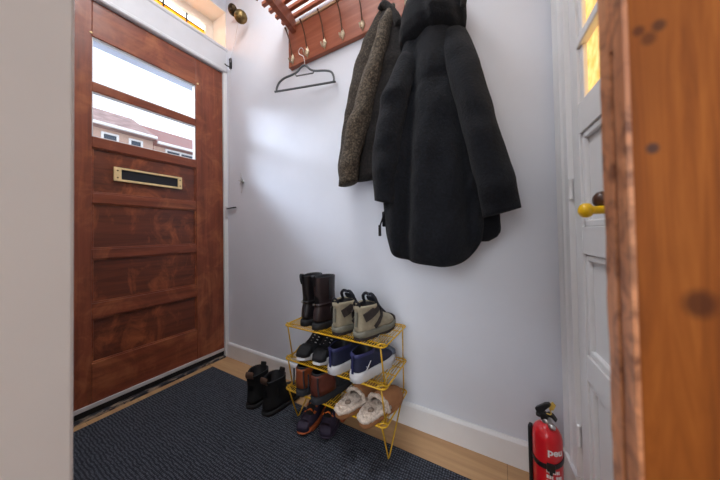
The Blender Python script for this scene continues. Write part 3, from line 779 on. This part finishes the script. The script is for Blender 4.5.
# --- beige hiking boots
def hike(side, label, loc, rot):
    t = thing('hiking_boot', label, 'hiking boot', loc, rot, 'beige hiking boots on the top shelf'); t.scale = (.98, .98, .92)
    L, W = .225, .096
    sole('outsole', M_hikedark, t, L, W, 0, .016, .002, heel=.010, side=side, lugs=.004)
    sole('midsole', M_hikegrey, t, L, W, .015, .038, .005, .0055, side=side)
    upper('upper', M_hikebeige, t, L, W, [(.030, 0, L*.995, .98), (.045, 0, L*.985, 1.0), (.060, .001, L*.94, .97), (.074, .003, L*.82, .92), (.088, .005, L*.68, .87), (.103, .006, L*.57, .84), (.118, .005, L*.51, .84), (.133, .003, L*.48, .86), (.137, .004, L*.475, .86)], .07, side, M_lining)
    b = B(); loft(b, upper_rings(L, W, [(.128, .001, L*.49, .88), (.138, .000, L*.485, .90), (.146, .004, L*.47, .86), (.140, .010, L*.46, .78)], 40, .8, side), False, False)
    obj('collar', b, M_hikebeige, t, smooth=True)
    for s in (-1, 1):
        b = B(); strap(b, [(s*.0335, .012, .098), (s*.0400, .032, .106), (s*.0415, .055, .114), (s*.0395, .080, .124), (s*.034, .098, .130)], .034, .004, (s, 0, .2)); obj('ankle_patch', b, M_hikedark, t)
        b = B(); strap(b, [(s*.0475, .060, .052), (s*.0470, .085, .066), (s*.0425, .108, .086), (s*.035, .118, .108)], .014, .005, (s, 0, .3)); obj('side_stripe', b, M_hikedark, t)
    b = B(); strap(b, [(0, -.003, .06), (0, -.002, .09), (0, .0, .12)], .014, .003, axis=(1, 0, 0)); obj('heel_stay', b, M_hikegrey, t)
    # tongue and big loop
    b = B(); strap(b, curve([(0, .165, .082), (0, .128, .115), (0, .108, .142), (0, .098, .158), (0, .096, .166)], 4), .050, .008, axis=(1, 0, 0)); obj('tongue', b, M_darklace, t, bevel=.003)
    b = B()
    for s in (-1, 1): tube(b, curve([(s*.031, .100, .122), (s*.034, .088, .148), (s*.031, .080, .168), (s*.017, .078, .182), (s*.003, .080, .180)], 4), .0068, 8)
    obj('ankle_loop', b, M_darklace, t, smooth=True)
    b = B(); tube(b, curve([(-.014, .012, .135), (-.012, .003, .156), (0, .001, .164), (.012, .003, .156), (.014, .012, .135)], 4), .0045, 8); obj('heel_loop', b, M_darklace, t, smooth=True)
    b = B()
    for y, z in ((.17, .080), (.155, .091), (.14, .103), (.128, .116)):
        tube(b, [(-.026, y-.006, z-.001), (0, y+.003, z+.006), (.026, y-.006, z-.001)], .0024, 6)
    obj('lace', b, M_darklace, t, smooth=True)
    b = B(); loft(b, upper_rings(L, W, [(.037, L*.80, L*1.005, .74), (.055, L*.82, L*.985, .70), (.066, L*.84, L*.93, .55)], 40, .8, side)); obj('toe_cap', b, M_hikedark, t, smooth=True)
    return t
hike(-1, 'beige hiking boot beside the tall dark boots', (-.594, .824, RZ), -.14)
hike(1, 'beige hiking boot at the right end of the top shelf', (-.490, .820, RZ), -.20)

# --- low sneakers
def sneaker(name, label, group, L, W, m, ms, mc, mt, loc, rot, side, sh=.034, mark=False):
    t = thing(name, label, 'sneaker', loc, rot, group)
    sole('sole', ms, t, L, W, 0, sh, .004, .001, side=side)
    upper('upper', m, t, L, W, [(sh-.006, 0, L*.995, .97), (sh+.008, .000, L*.985, .99), (sh+.022, .001, L*.92, .95), (sh+.034, .003, L*.76, .88), (sh+.045, .004, L*.60, .82), (sh+.055, .004, L*.50, .78), (sh+.062, .003, L*.46, .76)], .05, side, M_lining)
    b = B(); loft(b, upper_rings(L, W, [(sh+.056, .000, L*.47, .80), (sh+.066, -.001, L*.455, .80), (sh+.068, .006, L*.44, .70)], 40, .8, side), False, False); obj('collar', b, mc, t, smooth=True)
    b = B(); strap(b, [(0, -.0035, sh-.002), (0, -.003, sh+.03), (0, -.004, sh+.066), (0, .002, sh+.074)], .010, .002, axis=(1, 0, 0)); obj('heel_tab', b, mc, t)
    b = B(); strap(b, curve([(0, L*.70, sh+.040), (0, L*.56, sh+.056), (0, L*.46, sh+.073), (0, L*.43, sh+.085)], 3), .038, .006, axis=(1, 0, 0)); obj('tongue', b, m, t, bevel=.002)
    b = B()
    for k in range(4):
        y = L*(.50+.06*k); z = sh+.064-.0075*k; tube(b, [(-.024, y-.004, z-.008), (0, y+.002, z+.002), (.024, y-.004, z-.008)], .002, 6)
    obj('lace', b, mt, t, smooth=True)
    if mt is M_white:
        b = B(); loft(b, upper_rings(L, W, [(sh-.003, L*.70, L*1.004, .90), (sh+.014, L*.71, L*.988, .88), (sh+.027, L*.72, L*.90, .82), (sh+.034, L*.73, L*.82, .66)], 40, .8, side)); obj('toe_cap', b, m, t, smooth=True)
    if mt is M_navy:
        b = B(); loft(b, upper_rings(L, W, [(sh, L*.68, L*1.003, .86), (sh+.012, L*.69, L*.99, .85), (sh+.024, L*.70, L*.93, .80), (sh+.034, L*.71, L*.80, .60)], 40, .8, side)); obj('toe_cap', b, M_greyknit, t, smooth=True)
    if mark:                    # the small leaping white mark on the outer side of the heel
        b = B(); sx = .042
        tube(b, curve([(sx-.0010, .030, sh+.010), (sx+.000, .036, sh+.017), (sx, .043, sh+.022), (sx-.001, .054, sh+.031), (sx-.002, .060, sh+.034)], 4), .0017, 6)
        tube(b, [(sx, .037, sh+.018), (sx, .038, sh+.006)], .0014, 6); tube(b, [(sx, .043, sh+.022), (sx, .046, sh+.015)], .0012, 6)
        tube(b, [(sx-.001, .030, sh+.024), (sx, .037, sh+.019)], .0012, 6)
        obj('side_mark', b, M_snkwhite, t, smooth=True)['label'] = 'small white leaping cat mark'
    return t
R2 = .3045
g = 'black sneakers on the middle shelf'
sneaker('sneaker', 'black sneaker with white sole at the left end of the middle shelf', g, .235, .078, M_snkblack, M_snkwhite, M_snkblack, M_white, (-.790, 1.048, R2), PI+.10, 1, .028)
sneaker('sneaker', 'black sneaker with white sole next to the navy pair', g, .235, .078, M_snkblack, M_snkwhite, M_snkblack, M_white, (-.716, 1.050, R2), PI+.08, -1, .028)
g = 'navy sneakers on the middle shelf'
sneaker('sneaker', 'navy sneaker with thick white sole beside the black pair', g, .25, .094, M_navy, M_snkwhite, M_navyb, M_navy, (-.602, .803, R2), -.10, -1, .036)
sneaker('sneaker', 'navy sneaker with white side mark at the right end of the middle shelf', g, .25, .098, M_navy, M_snkwhite, M_navyb, M_navy, (-.496, .800, R2), -.16, 1, .038, True)

# --- brown ankle boots on the bottom shelf
def brown_boot(label, m, loc, rot, side):
    t = thing('boot', label, 'boot', loc, rot, 'brown boots on the bottom shelf')
    L, W = .235, .094
    sole('sole', M_dkgrey, t, L, W, 0, .030, .005, side=side, lugs=.003)
    upper('upper', M_dkgrey, t, L, W, [(.026, 0, L*.995, .98), (.042, 0, L*.98, 1.0), (.056, .002, L*.90, .96), (.070, .003, L*.74, .90), (.085, .004, L*.58, .85), (.100, .004, L*.51, .83), (.118, .002, L*.49, .84), (.122, .002, L*.49, .84)], .06, side, M_lining)
    b = B()                     # leather heel and quarter panel
    base = outline(1, 1, 40, .8, 0); R = []
    for z, wf in ((.038, 1.03), (.06, 1.0), (.085, .90), (.105, .87), (.118, .875)):
        R.append([Vector((x*W*wf, -.0035+y*L*.52, z)) for x, y in base if y < .80])
    R = [[p for p in r] for r in R]
    n = len(R[0]); V = [[b.verts.new(p) for p in r] for r in R]
    order = sorted(range(n), key=lambda i: math.atan2(R[0][i].x, -(R[0][i].y-.07)))
    for a, c in zip(V, V[1:]):
        for i, j in zip(order, order[1:]): b.faces.new((a[i], a[j], c[j], c[i]))
    o = obj('heel_panel', b, m, t, smooth=True); md = o.modifiers.new('s', 'SOLIDIFY'); md.thickness = .002; md.offset = 0
    for s in (-1, 1):
        b = B(); strap(b, [(s*.030, -.002, .045), (s*.026, -.003, .08), (s*.026, -.003, .116)], .006, .004, (0, -1, 0)); obj('seam_tape', b, M_dkgrey, t)
    b = B(); strap(b, curve([(0, .165, .070), (0, .128, .092), (0, .112, .118), (0, .108, .126)], 3), .042, .006, axis=(1, 0, 0)); obj('tongue', b, M_dkgrey, t)
    return t
R3 = .1695
brown_boot('dark boot with orange brown leather heel at the left end of the bottom shelf', M_orleather, (-.770, .802, R3), .04, -1)
brown_boot('dark boot with chestnut leather heel beside the slippers', M_brleather, (-.682, .792, R3), -.08, 1)

# --- sheepskin slippers
def slipper(label, loc, rot, side):
    t = thing('slipper', label, 'slipper', loc, rot, 'sheepskin slippers on the bottom shelf')
    L, W = .235, .092
    sole('sole', M_suede, t, L, W, 0, .020, .002, side=side)
    # suede vamp over the toe
    b = B(); R = []
    for k in range(12):
        u = .44+.56*k/11; y = u*L; w = W*.5*(1 if u < .72 else math.sqrt(max(.02, 1-((u-.72)/.285)**2)))*.98; h = .018+.048*math.sqrt(max(.0, 1-((u-.44)/.57)**2.2))
        R.append([Vector((w*math.cos(a)+side*.012*max(0, u-.45)*1.6, y, .014+(h-.006)*math.sin(a))) for a in [PI*i/16 for i in range(17)]])
    loft(b, R, close=False); o = obj('vamp', b, M_suede, t, smooth=True); md = o.modifiers.new('s', 'SOLIDIFY'); md.thickness = .004; md.offset = -1
    # fur cuff at the opening and fur rim round the heel
    b = B()
    def fr(p, k=.006): return p+Vector((noise.noise(p*70), noise.noise(p*70+Vector((9, 0, 0))), noise.noise(p*70+Vector((0, 9, 0)))))*k
    P = [fr(Vector((.047*math.cos(a), .45*L-.006*math.sin(a), .020+.044*math.sin(a))), .003) for a in [PI*i/20 for i in range(21)]]
    tube(b, P, [.0065+.004*random.random() for _ in P], 10)
    obj('fur_cuff', b, M_fur, t, smooth=True)
    b = B(); P = [(x, y) for x, y in outline(L, W, 44, .84, 0) if y < .5*L]
    P.sort(key=lambda q: math.atan2(q[0], -(q[1]-.09)))
    P = [fr(Vector((x*.90, y+.004, .026)), .004) for x, y in P]
    tube(b, P, [.008+.004*random.random() for _ in P], 10)
    obj('fur_rim', b, M_fur, t, smooth=True)
    b = B()
    rings = []
    for s, z in ((.98, .018), (.96, .030), (.6, .034), (.15, .032)):
        rings.append([fr(Vector((x*s, (y-.06)*s+.066, z)), .003) for x, y in outline(L*.62, W*.9, 40, .9, 0)])
    loft(b, rings); obj('footbed', b, M_fur, t, smooth=True)
    b = B(); lathe(b, [(0, .0), (.014, 0), (.012, .003), (0, .004)], 16, Matrix.Translation((0, .055, .0335)) @ Matrix.Diagonal((.8, 1, 1, 1))); obj('heel_wear', b, M_furdk, t, smooth=True)
    return t
slipper('cream sheepskin slipper beside the brown boots', (-.552, .776, R3), -.22, -1)
slipper('cream sheepskin slipper at the right end of the bottom shelf', (-.452, .780, R3), -.20, 1)

# --- purple hiking shoes on the mat, toes towards the viewer
def purple(label, loc, rot, side, so):
    t = thing('hiking_shoe', label, 'shoe', loc, rot, 'purple hiking shoes under the rack')
    L, W = .205, .074
    sole('sole', so, t, L, W, 0, .020, .004, .001, side=side, lugs=.003)
    upper('upper', M_purple, t, L, W, [(.016, 0, L*.995, .98), (.032, 0, L*.98, 1.0), (.045, .001, L*.90, .96), (.058, .003, L*.74, .90), (.070, .004, L*.60, .84), (.084, .004, L*.50, .80), (.092, .003, L*.47, .80)], .05, side, M_lining)
    b = B(); loft(b, upper_rings(L, W, [(.084, .000, L*.51, .84), (.098, .000, L*.48, .85), (.098, .008, L*.46, .72)], 40, .8, side), False, False); obj('collar', b, M_black, t, smooth=True)
    b = B(); strap(b, curve([(0, L*.74, .056), (0, L*.58, .078), (0, L*.48, .100), (0, L*.45, .114)], 3), .036, .006, axis=(1, 0, 0)); obj('tongue', b, M_black, t, bevel=.002)
    b = B()
    for k in range(2):
        y = L*(.56+.11*k); z = .083-.015*k
        tube(b, [(-.026, y+.004, z-.010), (0, y, z+.004), (.026, y-.006, z-.010)], .0026, 6); tube(b, [(.026, y+.004, z-.010), (0, y, z+.005), (-.026, y-.006, z-.010)], .0026, 6)
    obj('lace', b, M_orange, t, smooth=True)
    b = B(); loft(b, upper_rings(L, W, [(.020, L*.80, L*1.01, .80), (.038, L*.82, L*.995, .78), (.050, L*.85, L*.94, .60)], 40, .8, side)); obj('toe_cap', b, M_purple, t, smooth=True)
    return t
pz = .0075
purple('dark purple hiking shoe with orange laces below the left end of the rack', (-.800, .998, pz), PI+.25, 1, M_orsole)
p2 = purple('dark purple hiking shoe on the mat nearest the slippers', (-.718, 1.022, pz), PI+.25, -1, M_purple)
b = B(); tube(b, curve([(-.028, .118, .066), (-.036, .10, .050), (-.050, .10, .012), (-.060, .06, .006), (-.072, -.01, .006)], 5), .0042, 8)
obj('loose_lace', b, M_orsole, p2, smooth=True)['label'] = 'loose orange brown lace'

# --- black ankle boots on the mat left of the rack
def ankle(label, loc, rot, side):
    t = thing('ankle_boot', label, 'boot', loc, rot, 'black ankle boots on the mat')
    L, W = .240, .116; t.scale = (1, 1, .90)
    sole('sole', M_rubber, t, L, W, 0, .020, .003, heel=.006, side=side)
    upper('upper', M_blsuede, t, L, W, [(.016, 0, L*.995, .98), (.036, 0, L*.985, 1.0), (.050, .002, L*.93, .97), (.064, .004, L*.80, .93), (.078, .006, L*.66, .88), (.094, .008, L*.56, .84), (.120, .008, L*.50, .82), (.150, .004, L*.49, .86), (.172, .0, L*.49, .88), (.176, .0, L*.49, .88)], .10, side, M_lining)
    b = B(); strap(b, curve([(0, .002, .164), (0, -.003, .174), (0, -.004, .188), (0, .002, .198), (0, .007, .180)], 3), .040, .003, axis=(1, 0, 0)); o = obj('pull_tab', b, M_tab, t); o['label'] = 'brown cloth pull tab'
    b = B(); strap(b, curve([(0, .116, .140), (0, .123, .165), (0, .125, .186), (0, .118, .192), (0, .113, .176)], 3), .026, .003, axis=(1, 0, 0)); obj('front_tab', b, M_black, t)
    for s in (-1, 1):
        b = B(); strap(b, [(s*.039, .063, z) for z in (.085, .11, .14, .168)], .030, .002, (s, 0, 0)); obj('elastic_gore', b, M_black, t)
    return t
ankle('black suede ankle boot farther from the rack', (-1.098, .800, pz), .32, -1)
ankle('black suede ankle boot nearer the yellow rack', (-.995, .802, pz), .06, 1)

# ------------------------------------------------------------------ fire extinguisher
fe = thing('fire_extinguisher', 'small red fire extinguisher with black valve in the corner', 'fire extinguisher', (.106, .930, 0))
R_ = .037
b = B(); lathe(b, [(0, .003), (R_-.006, .0), (R_-.001, .004), (R_, .012), (R_, .252), (R_-.002, .264), (R_-.008, .276), (R_-.018, .285), (.014, .289), (.012, .295), (0, .295)], 48); obj('cylinder', b, M_red, fe, smooth=True)
b = B(); lathe(b, [(0, .288), (.012, .288), (.014, .293), (.012, .300), (.010, .305), (0, .305)], 24); obj('neck_collar', b, M_steel, fe, smooth=True)
ang = math.atan2(-.930, -.106)   # towards the viewer
HM = Matrix.Translation((-.004, 0, .296)) @ Matrix.Rotation(-.35, 4, 'Z')
b = B(); box(b, -.009, .009, -.009, .009, 0, .022, HM); lathe(b, [(0, 0), (.007, 0), (.007, .015), (0, .017)], 16, HM @ Matrix.Translation((-.006, 0, .008)) @ Matrix.Rotation(-PI/2, 4, 'Y'))
obj('valve', b, M_black, fe, bevel=.002)
b = B(); prism(b, [(-.020, .018), (-.024, .026), (.000, .050), (.010, .056), (.016, .050), (.006, .036), (-.006, .016)], -.008, .008, HM); obj('lever', b, M_black, fe, bevel=.002)
b = B(); prism(b, [(-.004, .004), (-.004, .014), (.008, .026), (.020, .026), (.030, .014), (.028, .010), (.018, .018), (.010, .016), (.004, .004)], -.008, .008, HM); obj('carry_handle', b, M_black, fe, bevel=.0015)
b = B(); prism(b, [(.010, .030), (.020, .034), (.026, .050), (.018, .058), (.010, .046)], -.002, .002, HM @ Matrix.Translation((0, .009, 0))); tube(b, curve([HM @ Vector(p) for p in ((.012, .008, .034), (.018, -.010, .030), (.008, -.012, .028))], 5), .0015, 6)
o = obj('seal_tag', b, M_ytag, fe); o['label'] = 'yellow seal tag on the valve'
b = B(); GM = Matrix.Translation((.010, -.020, .293)) @ Matrix.Rotation(.5, 4, 'X')
lathe(b, [(0, -.004), (.008, -.004), (.009, 0), (.008, .006), (0, .007)], 20, GM @ Matrix.Rotation(PI/2, 4, 'X')); obj('gauge', b, M_steel, fe, smooth=True)
# belt (slanting) with buckle, and the black back rail
b = B(); ring = []
for k in range(48):
    a = 2*PI*k/48; ring.append((a, .196-.010*math.cos(a-ang)-.010*math.sin(a-ang)*-1))
rr = []
for rad, dz in ((R_+.0005, -.007), (R_+.0022, -.007), (R_+.0022, .007), (R_+.0005, .007)): rr.append([Vector((rad*math.cos(a), rad*math.sin(a), z+dz)) for a, z in ring])
rr.append(rr[0]); loft(b, rr, False, False); bl = obj('belt', b, M_black, fe, smooth=False)
b = B(); BM = Matrix.Rotation(ang+.18, 4, 'Z') @ Matrix.Translation((R_+.003, 0, .186)); box(b, -.003, .004, -.010, .010, -.009, .013, BM); box(b, -.003, .003, -.004, .004, -.020, -.009, BM); obj('buckle', b, M_black, bl, bevel=.002)
b = B(); SM = Matrix.Rotation(ang-1.75, 4, 'Z'); box(b, R_+.001, R_+.010, -.010, .010, .004, .262, SM); obj('back_rail', b, M_black, fe, bevel=.002)
# lettering wrapped on the cylinder
def wrap_text(txt, size, zc, aoff, name, parent, m, bold=.0):
    cu = bpy.data.curves.new('lettering', 'FONT'); cu.body = txt; cu.size = size; cu.offset = bold; cu.extrude = 0; cu.resolution_u = 3
    to = bpy.data.objects.new('lettering', cu); C.objects.link(to)
    bpy.context.view_layer.update()
    me = bpy.data.meshes.new_from_object(to.evaluated_get(bpy.context.evaluated_depsgraph_get()))
    bpy.data.objects.remove(to); bm = bmesh.new(); bm.from_mesh(me); bpy.data.meshes.remove(me)
    bmesh.ops.triangulate(bm, faces=bm.faces); bmesh.ops.subdivide_edges(bm, edges=bm.edges, cuts=2, use_grid_fill=True)
    for v in bm.verts:
        a = ang+aoff+v.co.x/R_; z = zc+v.co.y; v.co = Vector(((R_+.0006)*math.cos(a), (R_+.0006)*math.sin(a), z))
    return obj(name, bm, m, parent)
wrap_text('peu', .027, .221, .0, 'brand_lettering', fe, M_white, .0009)
b = B()
random.seed(4)
for row in range(6):
    a = -.10
    while a < .85:
        w = .05+random.random()*.10; z1 = .178-row*.015; h = .009
        if random.random() < .85:
            q = []
            for rad in (R_+.0004, R_+.0010):
                q.append([Vector((rad*math.cos(ang+t), rad*math.sin(ang+t), z)) for t, z in ((a, z1-h), (a+w, z1-h), (a+w, z1), (a, z1))])
            loft(b, q)
        a += w+.035
o = obj('instruction_panel', b, M_white, fe); o['label'] = 'white printed instructions below the belt'

# ------------------------------------------------------------------ bell, crystal hook, door latch
db = thing('door_bell', 'pair of tarnished bell cups with pull wire high in the corner', 'bell', (-1.56, YB, 2.36))
def bell(loc, d, r, m):
    Mx = Matrix.Translation(loc) @ Vector(d).to_track_quat('Z', 'Y').to_matrix().to_4x4()
    b = B(); lathe(b, [(0, .022), (r*.4, .020), (r*.75, .013), (r*.95, .003), (r, 0), (r*.93, -.001), (r*.7, .009), (0, .014)], 28, Mx)
    lathe(b, [(0, .020), (.006, .020), (.006, .027), (0, .028)], 12, Mx); return obj('bell_cup', b, m, db, smooth=True)
bell((.098, -.066, -.048), (.75, -.62, -.55), .040, M_dkbrass); bell((-.018, -.045, .068), (.15, -.9, -.75), .036, M_darkbell)
b = B(); tube(b, curve([(-.02, -.028, .075), (.0, -.030, .04), (.04, -.040, .0), (.08, -.052, -.035)], 4), .006, 8); tube(b, [(.03, -.036, .01), (.03, -.001, .03)], .007, 8); obj('mount', b, M_iron, db)
b = B(); tube(b, [(.05, -.045, -.02), (-.03, -.025, -.14), (-.102, -.012, -.255)], .0014, 6); tube(b, [(-.108, -.010, -.28), (-.118, -.010, -.75), (-.128, -.010, -1.2)], .0012, 6); obj('pull_wire', b, M_alu, db)
b = B(); box(b, -.118, -.100, -.010, -.001, -.290, -.215); tube(b, [(-.104, -.01, -.285), (-.125, -.028, -.272), (-.132, -.034, -.262)], .004, 6); tube(b, [(-.104, -.012, -.262), (-.098, -.02, -.23)], .004, 6); obj('wire_bracket', b, M_iron, db)

ck = thing('wall_hook', 'small silver hook with glass drop on the back wall near the door', 'wall hook', (-1.545, YB, 1.24))
b = B(); lathe(b, [(0, 0), (.012, 0), (.010, .004), (.004, .008), (.004, .018), (.008, .022), (0, .026)], 14, Matrix.Rotation(PI/2, 4, 'X')); obj('base', b, M_steel, ck, smooth=True)
b = B()
for a in (.4, 1.6, 2.9, 4.2, 5.4):
    d = Vector((math.cos(a), 0, math.sin(a))); tube(b, [Vector((0, -.012, 0)), d*.020+Vector((0, -.014, 0)), d*.028+Vector((0, -.020, 0))], [.004, .003, .001], 6)
obj('prong', b, M_steel, ck, smooth=True)
b = B(); tube(b, [(0, -.018, 0), (.002, -.018, -.05), (.003, -.018, -.085)], .0014, 6); tube(b, [(0, -.012, 0), (-.012, -.010, .06)], .0014, 6); obj('thread', b, M_steel, ck)

lt = thing('door_latch', 'thin dark latch rod sticking out from the front door frame', 'latch', (-1.722, 1.078, 1.060))
b = B(); tube(b, [(0, 0, .0), (.03, .002, .002), (.115, -.004, .003)], .0045, 8); obj('rod', b, M_iron, lt, smooth=True)
b = B(); box(b, -.001, .005, -.008, .008, -.07, .015); obj('plate', b, M_alu, lt, bevel=.001)

# ------------------------------------------------------------------ light
w = bpy.data.worlds.new('overcast'); bpy.context.scene.world = w; w.use_nodes = True
t = w.node_tree; bg = t.nodes['Background']
tc = t.nodes.new('ShaderNodeTexCoord'); sp = t.nodes.new('ShaderNodeSeparateXYZ'); t.links.new(tc.outputs['Generated'], sp.inputs[0])
rp = t.nodes.new('ShaderNodeValToRGB'); t.links.new(sp.outputs['Z'], rp.inputs['Fac'])
e = rp.color_ramp.elements; e[0].position = 0.0; e[0].color = (.92, .95, 1, 1); e[1].position = .8; e[1].color = (.78, .87, 1, 1)
t.links.new(rp.outputs['Color'], bg.inputs['Color']); bg.inputs['Strength'].default_value = 2.0

def area(name, loc, target, sx, sy, power, col):
    L = bpy.data.lights.new(name, 'AREA'); L.shape = 'RECTANGLE'; L.size = sx; L.size_y = sy; L.energy = power; L.color = col
    o = bpy.data.objects.new(name, L); C.objects.link(o); o.location = loc
    o.rotation_euler = (Vector(target)-Vector(loc)).to_track_quat('-Z', 'Y').to_euler(); return o
# daylight falling in through the front door's glass from the open sky
area('sky_daylight', (-4.3, -1.3, 3.5), (-1.2, 1.0, 1.2), 2.0, 1.6, 600, (.76, .86, 1))
# daylight of the room the viewer stands in
area('room_daylight', (.15, -2.35, 1.6), (-.45, 1, 1.0), 2.2, 1.7, 52, (.90, .95, 1))
# added overhead fill for the hall; no lamp is seen there
area('hall_fill_light', (-.75, .45, 2.70), (-.75, .45, 0), .5, .5, 17, (.94, .97, 1))

# ------------------------------------------------------------------ camera
cam = bpy.data.cameras.new('camera'); co = bpy.data.objects.new('camera', cam); C.objects.link(co)
r0 = Vector((.86897742, .4945485, -.01732101)); r1 = Vector((-.02357332, .00640755, -.99970158)); r2 = Vector((-.49428993, .86912641, .01722616))
co.matrix_world = Matrix(((r0.x, -r1.x, -r2.x, 0), (r0.y, -r1.y, -r2.y, 0), (r0.z, -r1.z, -r2.z, .87), (0, 0, 0, 1)))
cam.sensor_fit = 'HORIZONTAL'; cam.sensor_width = 36; cam.lens = 36*247.592/720; cam.shift_y = -(240-228.47)/720; cam.shift_x = 0
cam.clip_start = .02; cam.clip_end = 200
cam.dof.use_dof = True; cam.dof.focus_distance = 1.35; cam.dof.aperture_fstop = 3.5
S = bpy.context.scene; S.camera = co
S.view_settings.view_transform = 'Standard'; S.view_settings.look = 'None'; S.view_settings.gamma = 1; S.view_settings.use_curve_mapping = False
S.view_settings.exposure = .0
